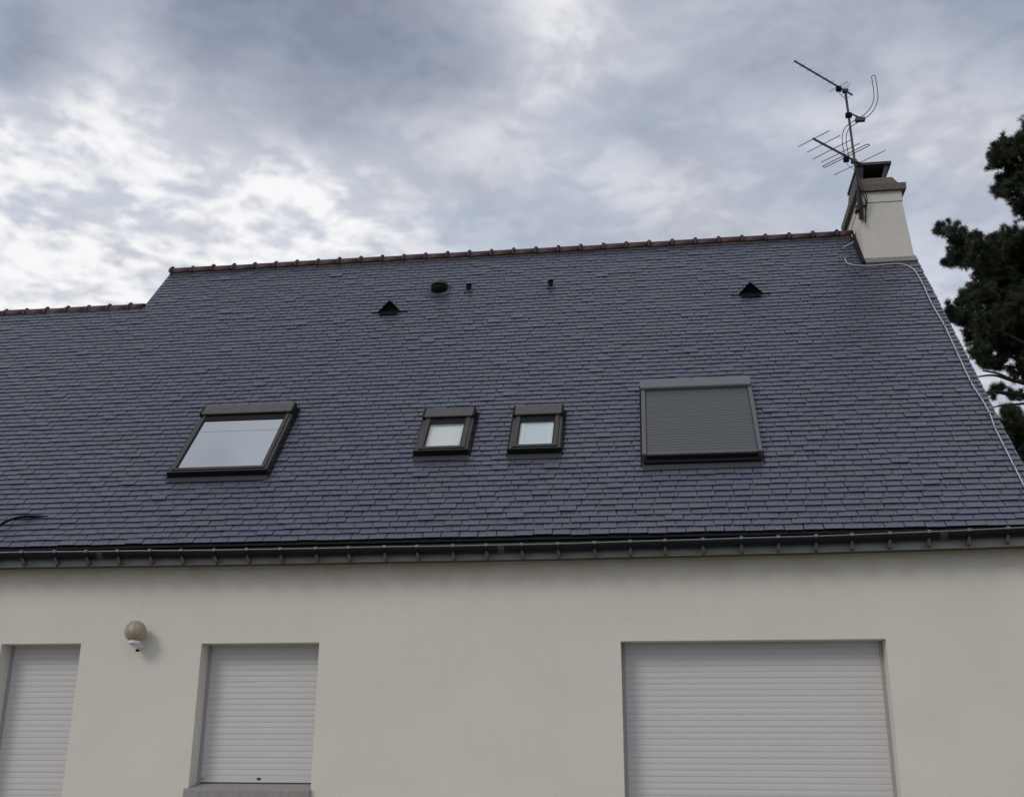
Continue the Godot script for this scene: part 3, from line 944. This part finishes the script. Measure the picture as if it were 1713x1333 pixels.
func aerial() -> void:
	var t := thing("television_antenna", "grey television aerials and a bent radio dipole on one mast beside the chimney", "antenna")
	var foot := Vector3(3.262, 4.98, -3.2)
	var top := Vector3(3.216, 7.03, -3.2)
	var m := mesh_builder(true)
	tube(m, [foot, foot.lerp(top, 0.5), top], 0.017, 10)
	part("mast", m, M.mast, t)
	var dir := Vector3(-0.7009, 0, 0.7133)
	yagi(t, Vector3(3.219, 6.997, -3.2), dir, 1.12, [[1.1, 0.09], [0.95, 0.10], [0.8, 0.10], [0.62, 0.11], [0.46, 0.11], [0.33, 0.12], [0.16, 0.3, 0.03], [0.03, 0.16]], 0.0024, 0.009)
	yagi(t, Vector3(3.233, 5.89, -3.2), dir, 0.89, [[0.875, 0.50], [0.67, 0.54], [0.466, 0.65], [0.306, 0.62], [0.18, 0.74, 0.055], [-0.118, 0.83]], 0.0052, 0.011)
	for q in [[Vector3(3.219, 6.997, -3.2), 0.16], [Vector3(3.233, 5.87, -3.2), 0.18]]:
		var jb := mesh_builder()
		var c: Vector3 = q[0] + dir * float(q[1]) + Vector3(0, -0.03, 0)
		soft_box(jb, c - Vector3(0.035, 0.04, 0.03), c + Vector3(0.035, 0.03, 0.03), 0.01)
		part("junction_box", jb, M.cable, t)
		var cb := mesh_builder()
		var d: Vector3 = q[0]
		soft_box(cb, d - Vector3(0.04, 0.025, 0.03), d + Vector3(0.035, 0.025, 0.03), 0.008)
		part("clamp", cb, M.mast, t)
		var lead := mesh_builder(true)
		tube(lead, smooth_path([c + Vector3(0, -0.03, 0), c + Vector3(0.01, -0.09, 0.0), d + Vector3(-0.02, -0.13, 0.02), d + Vector3(-0.005, -0.22, 0.02)], 5), 0.0035, 6)
		part("lead", lead, M.cable, t)
	# reflector flaps of the upper aerial
	var rf := mesh_builder()
	var sidev := Vector3(0.7133, 0, 0.7009)
	for k in [-1.0, 1.0]:
		for j in 3:
			tube(rf, [Vector3(3.23, 6.997 + k * (0.035 + 0.03 * j), -3.2) + dir * (0.02 - 0.02 * j) - sidev * 0.08, Vector3(3.23, 6.997 + k * (0.035 + 0.03 * j), -3.2) + dir * (0.02 - 0.02 * j) + sidev * 0.08], 0.0022, 5)
	part("reflector", rf, M.alu, t)
	# bent dipole for radio: two parallel rods in an S
	var spine := smooth_path([Vector3(3.606, 7.165, -3.15), Vector3(3.613, 6.949, -3.15), Vector3(3.603, 6.80, -3.15), Vector3(3.545, 6.655, -3.15), Vector3(3.455, 6.555, -3.15), Vector3(3.368, 6.498, -3.15), Vector3(3.267, 6.44, -3.15), Vector3(3.18, 6.371, -3.15), Vector3(3.134, 6.271, -3.15), Vector3(3.121, 6.13, -3.15), Vector3(3.134, 5.95, -3.15)], 5)
	var loop := []
	var n := spine.size()
	for k in n:
		var d: Vector3 = (spine[mini(k + 1, n - 1)] - spine[maxi(k - 1, 0)]).normalized()
		loop.append(spine[k] + Vector3(-d.y, d.x, 0) * 0.026)
	loop.append(spine[n - 1] + (spine[n - 1] - spine[n - 2]).normalized() * 0.026)
	for k in range(n - 1, -1, -1):
		var d: Vector3 = (spine[mini(k + 1, n - 1)] - spine[maxi(k - 1, 0)]).normalized()
		loop.append(spine[k] - Vector3(-d.y, d.x, 0) * 0.026)
	loop.append(spine[0] + (spine[0] - spine[1]).normalized() * 0.026)
	var fm := mesh_builder(true)
	tube(fm, loop, 0.006, 6, true)
	part("bent_dipole", fm, M.mast, t)
	var arm := mesh_builder()
	tube(arm, [Vector3(3.2, 6.605, -3.185), Vector3(3.26, 6.61, -3.185), Vector3(3.40, 6.505, -3.155)], 0.012, 6)
	box(arm, Vector3(3.30, 6.47, -3.19), Vector3(3.43, 6.52, -3.13), Transform3D())
	part("dipole_arm", arm, M.mast, t)
	var cl := mesh_builder()
	soft_box(cl, Vector3(3.185, 6.565, -3.225), Vector3(3.265, 6.63, -3.16), 0.008)
	part("clamp", cl, M.cable, t)
	# strap bracket that ties the mast to the stack, rusted
	var br := mesh_builder()
	box(br, Vector3(3.232, 5.02, -3.275), Vector3(3.29, 5.46, -3.222))
	box(br, Vector3(3.20, 5.20, -3.272), Vector3(3.345, 5.235, -3.262))
	box(br, Vector3(3.19, 5.12, -3.30), Vector3(3.228, 5.15, -3.18))
	part("wall_bracket", br, M.rust, t)
	var wl := mesh_builder(true)
	tube(wl, smooth_path([Vector3(3.262, 5.47, -3.175), Vector3(3.29, 5.36, -3.16), Vector3(3.33, 5.24, -3.19), Vector3(3.325, 5.1, -3.25), Vector3(3.315, 4.98, -3.27)], 6), 0.008, 7)
	part("lead", wl, M.cable, t)
	var w2 := mesh_builder(true)
	tube(w2, smooth_path([Vector3(3.24, 5.86, -3.175), Vector3(3.262, 5.6, -3.165), Vector3(3.30, 5.42, -3.14), Vector3(3.35, 5.3, -3.2), Vector3(3.34, 5.16, -3.27)], 6), 0.007, 7)
	part("lead", w2, M.rust, t)

func cables() -> void:
	var st := mesh_builder(true)
	var px := [[3.01, 5.69], [3.0, 5.54], [3.04, 5.475], [3.16, 5.42], [3.31, 5.40], [3.54, 5.42], [3.69, 5.40], [3.775, 5.30], [3.81, 5.14], [3.82, 4.78], [3.81, 4.26], [3.83, 3.71], [3.82, 3.12], [3.81, 2.44], [3.83, 2.13], [3.84, 1.81], [3.82, 1.54], [3.82, 1.22], [3.82, 0.88], [3.82, 0.55], [3.83, 0.15], [3.83, -0.02]]
	var pts := []
	for p in px:
		pts.append(at(p[0], p[1], 0.032))
	pts[0] = at(3.01, 5.72, 0.012)
	tube(st, smooth_path(pts, 5), 0.0066, 8)
	var o := part("cable_conduit", st, M.conduit, self)
	for k in range(6, 21):
		var c: Vector3 = pts[k]
		if k > 8:
			var clip := mesh_builder()
			var lc := roof_t.affine_inverse() * c
			box(clip, Vector3(lc.x - 0.017, lc.y - 0.01, 0.022), Vector3(lc.x + 0.017, lc.y + 0.01, 0.042), roof_t)
			part("clip", clip, M.lip, o)
	tag(o, "long white cable conduit running from below the chimney down the roof verge", "cable")
	var s2 := mesh_builder(true)
	tube(s2, smooth_path([at(3.205, 6.46, 0.05), at(3.2, 6.25, 0.034), at(3.185, 6.14, 0.032), at(3.12, 6.085, 0.032), at(3.05, 6.05, 0.016)], 6), 0.0085, 8)
	var o2 := part("cable_stub", s2, M.conduit, self)
	tag(o2, "short white cable hooked over the end of the ridge beside the chimney", "cable")
	var s3 := mesh_builder(true)
	tube(s3, smooth_path([Vector3(-13.5, -1.0, 6.0), Vector3(-9.0, -0.7, 2.2), Vector3(-7.0, -0.12, 0.62), at(-6.45, 0.2, 0.08), at(-6.37, 0.33, 0.07), at(-6.3, 0.41, 0.06), at(-6.19, 0.46, 0.045), at(-6.02, 0.48, 0.022), at(-5.96, 0.482, 0.016)], 6), 0.014, 8)
	var o3 := part("overhead_cable", s3, M.cable, self)
	tag(o3, "black overhead cable curving onto the slates above the gutter", "cable")

func lamp() -> void:
	var t := thing("wall_lamp", "round amber glass wall lamp on a white bracket between two shuttered openings", "lamp")
	var c := Vector3(-4.772, -0.772, 0.13)
	var g := mesh_builder(true)
	var prof := []
	for k in 17:
		var a := -PI / 2 + PI * k / 16.0
		prof.append(Vector2(0.104 * cos(a), 0.104 * sin(a)))
	lathe(g, prof, 28, Transform3D(Basis(), c))
	part("globe", g, M.globe, t)
	var cage := mesh_builder(true)
	for k in 10:   # moulded ribs of the glass
		var a := TAU * k / 10
		var line := []
		for j in 13:
			var w := -PI / 2 * 0.86 + PI * 0.86 * j / 12.0
			line.append(c + Vector3(cos(a) * cos(w), sin(w), sin(a) * cos(w)) * 0.1045)
		tube(cage, line, 0.0022, 5)
	part("rib", cage, M.globe, t)
	var cup := mesh_builder(true)
	lathe(cup, [Vector2(0.0, -0.122), Vector2(0.052, -0.122), Vector2(0.06, -0.116), Vector2(0.061, -0.098), Vector2(0.057, -0.09), Vector2(0.045, -0.088)], 24, Transform3D(Basis(), c))
	part("cup", cup, M.white, t)
	var arm := mesh_builder()
	soft_box(arm, Vector3(c.x - 0.022, c.y - 0.145, 0.004), Vector3(c.x + 0.022, c.y - 0.12, c.z + 0.02), 0.008)
	part("arm", arm, M.white, t)
	var plate := mesh_builder(true)
	lathe(plate, [Vector2(0.0, 0.0), Vector2(0.04, 0.0), Vector2(0.04, 0.012), Vector2(0.03, 0.022), Vector2(0.0, 0.024)], 24, Transform3D(Basis(Vector3.RIGHT, PI / 2), Vector3(c.x, c.y - 0.13, 0.002)))
	part("wall_plate", plate, M.white, t)
	var kn := mesh_builder(true)
	lathe(kn, [Vector2(0.0, -0.19), Vector2(0.016, -0.188), Vector2(0.018, -0.166), Vector2(0.0, -0.166)], 12, Transform3D(Basis(), Vector3(c.x + 0.012, c.y, 0.07)))
	part("cable_gland", kn, M.frame_dark, t)

func pine() -> void:
	var t := thing("pine_tree", "dark green pine tree rising behind the roof verge", "tree")
	var clumps := [[8.14,11.06,-11.75,0.25], [8.38,11.04,-11.52,0.29], [8.67,11.10,-11.41,0.36], [7.88,10.30,-11.12,0.22], [7.90,10.36,-11.52,0.15], [8.18,10.30,-11.16,0.33], [9.19,11.16,-12.94,0.45], [8.44,10.33,-12.07,0.22], [8.31,9.58,-11.11,0.33], [7.93,9.88,-11.70,0.11], [7.96,9.44,-11.20,0.17], [8.74,9.95,-12.77,0.25], [8.76,9.50,-12.06,0.37], [6.88,9.30,-12.51,0.18], [6.96,8.99,-11.91,0.20], [6.93,8.65,-11.85,0.21], [7.09,8.80,-12.97,0.17], [7.25,8.66,-12.57,0.25], [7.43,8.98,-12.44,0.24], [7.32,8.22,-11.17,0.28], [7.25,8.06,-11.47,0.20], [8.13,9.05,-12.68,0.28], [8.01,8.50,-11.41,0.26], [8.14,8.56,-12.72,0.35], [8.39,8.37,-11.77,0.42], [8.48,8.27,-12.75,0.41], [7.98,8.27,-13.00,0.28], [7.21,7.18,-11.26,0.23], [7.45,7.68,-12.58,0.16], [8.10,7.64,-12.57,0.37], [7.95,6.72,-11.04,0.45], [6.53,6.89,-11.26,0.15], [7.04,7.14,-12.42,0.18], [7.08,6.52,-11.08,0.23], [7.07,6.60,-11.92,0.18], [7.58,6.53,-11.64,0.30], [8.28,6.67,-12.59,0.40], [6.90,5.90,-11.12,0.15], [8.19,5.90,-11.62,0.32], [7.28,4.61,-11.07,0.11], [7.24,4.39,-11.21,0.16], [7.76,4.50,-12.40,0.22], [7.98,4.71,-12.28,0.17], [7.80,4.26,-12.67,0.14], [8.17,4.32,-12.71,0.33], [10.12,11.33,-14.17,0.67], [9.52,8.90,-12.99,0.75], [8.71,6.61,-11.48,0.63], [11.19,10.63,-14.48,0.79], [9.58,7.19,-11.11,0.67], [9.05,5.23,-12.81,0.50], [10.75,12.94,-12.95,0.65], [8.72,10.68,-10.41,0.46], [10.97,10.68,-12.10,0.60], [9.69,6.05,-12.92,0.57], [11.19,8.36,-12.09,0.70]]
	var base := Vector3(11.2, GROUND_Y - 0.3, -12.6)
	var tr := mesh_builder(true)
	tube(tr, smooth_path([base, Vector3(11.0, 0.5, -12.5), Vector3(10.8, 5.0, -12.3), Vector3(10.9, 9.0, -12.2), Vector3(10.6, 12.5, -12.1)], 5), 0.32, 12, false, 0.06)
	part("trunk", tr, M.bark, t)
	# limbs: from the trunk to the clumps
	for q in [[7.35, 7.55, -11.9, 0.3], [7.6, 7.2, -12.2, 0.32], [7.25, 7.0, -12.1, 0.24], [7.55, 6.75, -11.8, 0.3], [7.9, 6.6, -12.2, 0.34], [7.0, 7.35, -12.0, 0.2], [6.85, 7.1, -12.2, 0.16], [7.1, 6.55, -12.0, 0.18], [7.3, 6.3, -12.2, 0.2], [7.75, 6.25, -12.0, 0.25], [8.2, 6.4, -12.1, 0.3], [7.75, 7.9, -12.0, 0.34], [8.1, 8.2, -12.2, 0.36], [8.0, 7.5, -12.0, 0.36], [7.5, 8.25, -12.1, 0.3], [7.5, 4.55, -12.0, 0.2], [7.35, 4.25, -12.2, 0.2], [7.7, 4.35, -11.9, 0.24], [7.3, 3.9, -12.1, 0.22], [7.6, 3.7, -12.0, 0.26], [7.45, 5.4, -12.2, 0.12], [7.8, 5.25, -12.1, 0.13], [7.55, 5.98, -12.1, 0.17], [7.9, 5.8, -12.0, 0.2], [7.25, 6.02, -12.0, 0.14], [8.2, 5.7, -12.1, 0.24], [7.65, 4.85, -12.0, 0.15]]:
		clumps.append(q)
	for q in clumps:
		if q[1] > 10.9 and q[0] < 10.3:
			q[1] -= 0.28
	var extra := []
	for i in clumps.size():
		for j in range(i + 1, clumps.size()):
			var p := Vector3(clumps[i][0], clumps[i][1], clumps[i][2])
			var q := Vector3(clumps[j][0], clumps[j][1], clumps[j][2])
			if Vector2(p.x - q.x, p.y - q.y).length() < 0.5 and p.x < 9.4 and rng.randf() < 0.3:
				extra.append([(p.x + q.x) / 2, (p.y + q.y) / 2, (p.z + q.z) / 2, 0.42 * (clumps[i][3] + clumps[j][3])])
	clumps.append_array(extra)
	for k in 70:   # the rest of the crown, round the trunk and beyond it
		var w := rng.randf() * TAU
		var y := rng.randf_range(3.6, 13.4)
		var out := rng.randf_range(0.5, 3.1) * (1.15 - 0.055 * y)
		var p := Vector3(11.2 + absf(cos(w)) * out * 1.1 - (0.7 if y > 9.0 else 0.0), y, -12.3 + sin(w) * out)
		clumps.append([p.x, p.y, p.z, rng.randf_range(0.4, 0.7)])
	for k in clumps.size():
		var c := Vector3(clumps[k][0], clumps[k][1], clumps[k][2])
		if (k % 3 == 0 and k < 80) or k >= clumps.size() - 70:
			var h := c.y - 0.9 - rng.randf() * 0.8
			var root := Vector3(10.85, clampf(h, 1.0, 12.0), -12.3)
			var mid := root.lerp(c, 0.55) + Vector3(0, -0.25 + rng.randf() * 0.3, rng.randf_range(-0.3, 0.3))
			var b := mesh_builder(true)
			tube(b, smooth_path([root, mid, c], 5), 0.075, 6, false, 0.012)
			part("branch", b, M.bark, t)
	# bare limbs that show below the main mass
	for q in [[[6.95, 5.62, -11.8], [7.35, 5.68, -11.9], [7.8, 5.56, -12.0], [8.4, 5.5, -12.0], [10.8, 4.6, -12.3]], [[7.0, 5.32, -12.0], [7.4, 5.36, -12.0], [7.9, 5.28, -12.0], [8.5, 5.3, -12.0], [10.8, 4.2, -12.3]], [[7.2, 5.86, -12.1], [7.5, 5.78, -12.1], [7.8, 5.56, -12.0], [8.3, 5.42, -12.1], [10.8, 4.5, -12.3]], [[7.3, 5.06, -12.1], [7.7, 5.1, -12.1], [8.2, 5.05, -12.0], [9.2, 4.8, -12.1], [10.8, 4.0, -12.3]], [[7.45, 5.46, -12.3], [7.6, 5.36, -12.2], [7.9, 5.28, -12.1], [8.4, 5.3, -12.0]]]:
		var pp := []
		for v in q:
			pp.append(Vector3(v[0], v[1], v[2]))
		var b := mesh_builder(true)
		tube(b, smooth_path(pp, 5), 0.014, 6, false, 0.05)
		part("branch", b, M.bark, t)
	# foliage: tufts of needles through the volume of every clump
	var tuft := mesh_builder()
	for k in 44:   # a shoot: needles along a short stem, leaning forward
		var a := rng.randf() * TAU
		var lean := rng.randf_range(0.35, 1.1)
		var foot := Vector3(0, rng.randf_range(0.0, 0.11), 0)
		var d := Vector3(cos(a), lean, sin(a)).normalized()
		var len := rng.randf_range(0.06, 0.10)
		var side := d.cross(Vector3(rng.randf() - 0.5, rng.randf() - 0.5, rng.randf() - 0.5)).normalized() * 0.0036
		var c := Color(0.034, 0.047, 0.023) * rng.randf_range(0.6, 1.5)
		tuft.set_color(Color(c.r, c.g, c.b, 1))
		tri(tuft, foot - side, foot + side, foot + d * len + side * 0.3)
		tri(tuft, foot - side, foot + d * len + side * 0.3, foot + d * len - side * 0.3)
	tuft.generate_normals()
	var tm := tuft.commit()
	tm.surface_set_material(0, M.needle)
	var places := []
	for q in clumps:
		var c := Vector3(q[0], q[1], q[2])
		var r: float = q[3]
		var twigs := clampi(int(420.0 * r * r), 9, 130)
		for k in twigs:
			# twigs reach out and turn up at their ends, at uneven lengths
			var d := Vector3(rng.randfn(), rng.randfn() * 0.8, rng.randfn()).normalized()
			var reach := r * rng.randf_range(0.25, 1.22)
			var tip := c + d * reach + Vector3(0, 0.12 * reach, 0)
			for j in 7:
				var f := 1.0 - 0.075 * j
				var p := c.lerp(tip, f) + Vector3(rng.randfn(), rng.randfn(), rng.randfn()) * 0.02
				var y := (d + Vector3(0, 0.7, 0) + Vector3(rng.randfn(), rng.randfn(), rng.randfn()) * 0.35).normalized()
				var x := y.cross(Vector3(rng.randf() - 0.5, rng.randf() - 0.5, rng.randf() - 0.5)).normalized()
				places.append(Transform3D(Basis(x, y, x.cross(y)) * rng.randf_range(0.7, 1.2), p))
	var mm := MultiMesh.new()
	mm.transform_format = MultiMesh.TRANSFORM_3D
	mm.mesh = tm
	mm.instance_count = places.size()
	for k in places.size():
		mm.set_instance_transform(k, places[k])
	var crown := MultiMeshInstance3D.new()
	crown.name = "crown"
	crown.multimesh = mm
	crown.material_override = M.needle
	crown.set_meta("kind", "stuff")
	t.add_child(crown, true)

func grounds() -> void:
	var g := mesh_builder()
	quad(g, Vector3(-400, GROUND_Y, 400), Vector3(400, GROUND_Y, 400), Vector3(400, GROUND_Y, -400), Vector3(-400, GROUND_Y, -400))
	var o := part("ground", g, M.grass, self)
	tag(o, "lawn around the house")
	o.set_meta("kind", "structure")
	var p := mesh_builder()
	box(p, Vector3(-12, GROUND_Y, 0.02), Vector3(5.5, GROUND_Y + 0.12, 8.5))
	var q := part("terrace", p, M.terrace, self)
	tag(q, "pale terrace along the foot of the house wall")
	q.set_meta("kind", "structure")

func _ready() -> void:
	rng.seed = 20240
	roof_t = Transform3D(Basis(Vector3(1, 0, 0), Vector3(0, sin(PITCH), -cos(PITCH)), Vector3(0, cos(PITCH), sin(PITCH))), EAVE)
	# camera
	var cam := Camera3D.new()
	cam.name = "camera"
	cam.fov = 39.79
	cam.far = 900.0
	cam.position = Vector3(0.4067, -2.0236, 10.5755)
	cam.basis = Basis(Vector3.UP, deg_to_rad(7.812)) * Basis(Vector3.RIGHT, deg_to_rad(18.518)) * Basis(Vector3.BACK, deg_to_rad(0.3206))
	add_child(cam)
	# sky, exposure, sun behind cloud
	var we := WorldEnvironment.new()
	we.name = "world_environment"
	var env := Environment.new()
	env.background_mode = Environment.BG_SKY
	var sky := Sky.new()
	var pm := PanoramaSkyMaterial.new()
	pm.panorama = cloud_sky()
	pm.energy_multiplier = 1.0
	sky.sky_material = pm
	env.sky = sky
	env.tonemap_mode = Environment.TONE_MAPPER_LINEAR
	env.tonemap_exposure = 1.0
	env.sdfgi_enabled = true
	env.ssao_enabled = true
	env.ssil_enabled = true
	we.environment = env
	add_child(we)
	var sun := DirectionalLight3D.new()
	sun.name = "sun"
	sun.light_energy = 0.3
	sun.light_color = Color(1.0, 0.96, 0.9)
	sun.light_angular_distance = 20.0
	sun.shadow_enabled = true
	sun.basis = Basis.looking_at(-Vector3(-0.50, 0.60, 0.62).normalized(), Vector3.UP)
	add_child(sun)
	materials()
	M.rail_pale = mat(lin(0.42, 0.45, 0.45), 0.3)
	M.zinc_pale = textured(mat(lin(0.33, 0.325, 0.30), 0.55, 0.2), M.lead.albedo_texture, 2.0)
	# large structure
	grounds()
	house = thing("house", "cream rendered house with a steep slate roof, skylights and white roller shutters", "house")
	walls()
	cut = [[-4.87, 1.0, -3.745, 2.385], [-2.175, 1.3, -1.595, 2.155], [-1.15, 1.28, -0.605, 2.135], [0.255, 1.02, 1.465, 2.6], [3.25, 5.62, 3.95, 6.5]]
	roof(cam.position)
	ridge_line(STEP_X, 3.235, RIDGE_S, STEP_X + 0.01, 0.3265, false)
	ridge_line(END_X, STEP_X - 0.01, LOW_S, -8.929 - 0.3195 * 7, 0.3195, false)
	gutter()
	chimney()
	# openings
	shutter(-6.26, -5.40, -3.1, -0.867, -0.2, "white roller shutter closed over the narrow tall opening at the edge")
	shutter(-4.13, -2.928, -2.185, -0.88, -0.2, "white roller shutter closed over the window with a stone sill")
	shutter(0.0, 2.41, -3.1, -0.895, -0.2, "wide white roller shutter closed over the large bay opening")
	var sill := mesh_builder()
	extrude_x(sill, PackedVector2Array([Vector2(-2.30, -0.26), Vector2(-2.187, -0.26), Vector2(-2.187, -0.19), Vector2(-2.235, 0.045), Vector2(-2.243, 0.05), Vector2(-2.33, 0.05), Vector2(-2.33, 0.004), Vector2(-2.30, 0.004)]), -4.155, -2.925)
	tag(part("window_sill", sill, M.sill, house), "grey stone sill below the shuttered window")
	# skylights and vents
	skylight(-4.855, 1.122, -3.745, 2.385, 0.066, 0, "large skylight whose glass mirrors the clouds")
	skylight(-2.17, 1.378, -1.595, 2.155, 0.084, 1, "small skylight with a grey blind nearer the large skylight")
	skylight(-1.15, 1.358, -0.605, 2.135, 0.078, 2, "small skylight with a pale blue blind and white lining")
	shutter_skylight(0.255, 1.14, 1.465, 2.6, "wide skylight covered by a closed grey roller shutter")
	hood_vent(-3.09, 4.765, "black gabled roof vent near the mushroom vent")
	hood_vent(1.68, 4.77, "black gabled roof vent above the shuttered skylight")
	pipe_vent(-2.495, 5.35, 0.092, 0.115, 0.118, "mushroom shaped vent with a pale grey domed cap")
	pipe_vent(-2.075, 5.30, 0.033, 0.085, 0.04, "small black pipe vent next to the mushroom vent")
	pipe_vent(-0.945, 5.29, 0.033, 0.085, 0.04, "small black pipe vent alone near the middle of the ridge")
	# things of their own
	aerial()
	cables()
	lamp()
	pine()
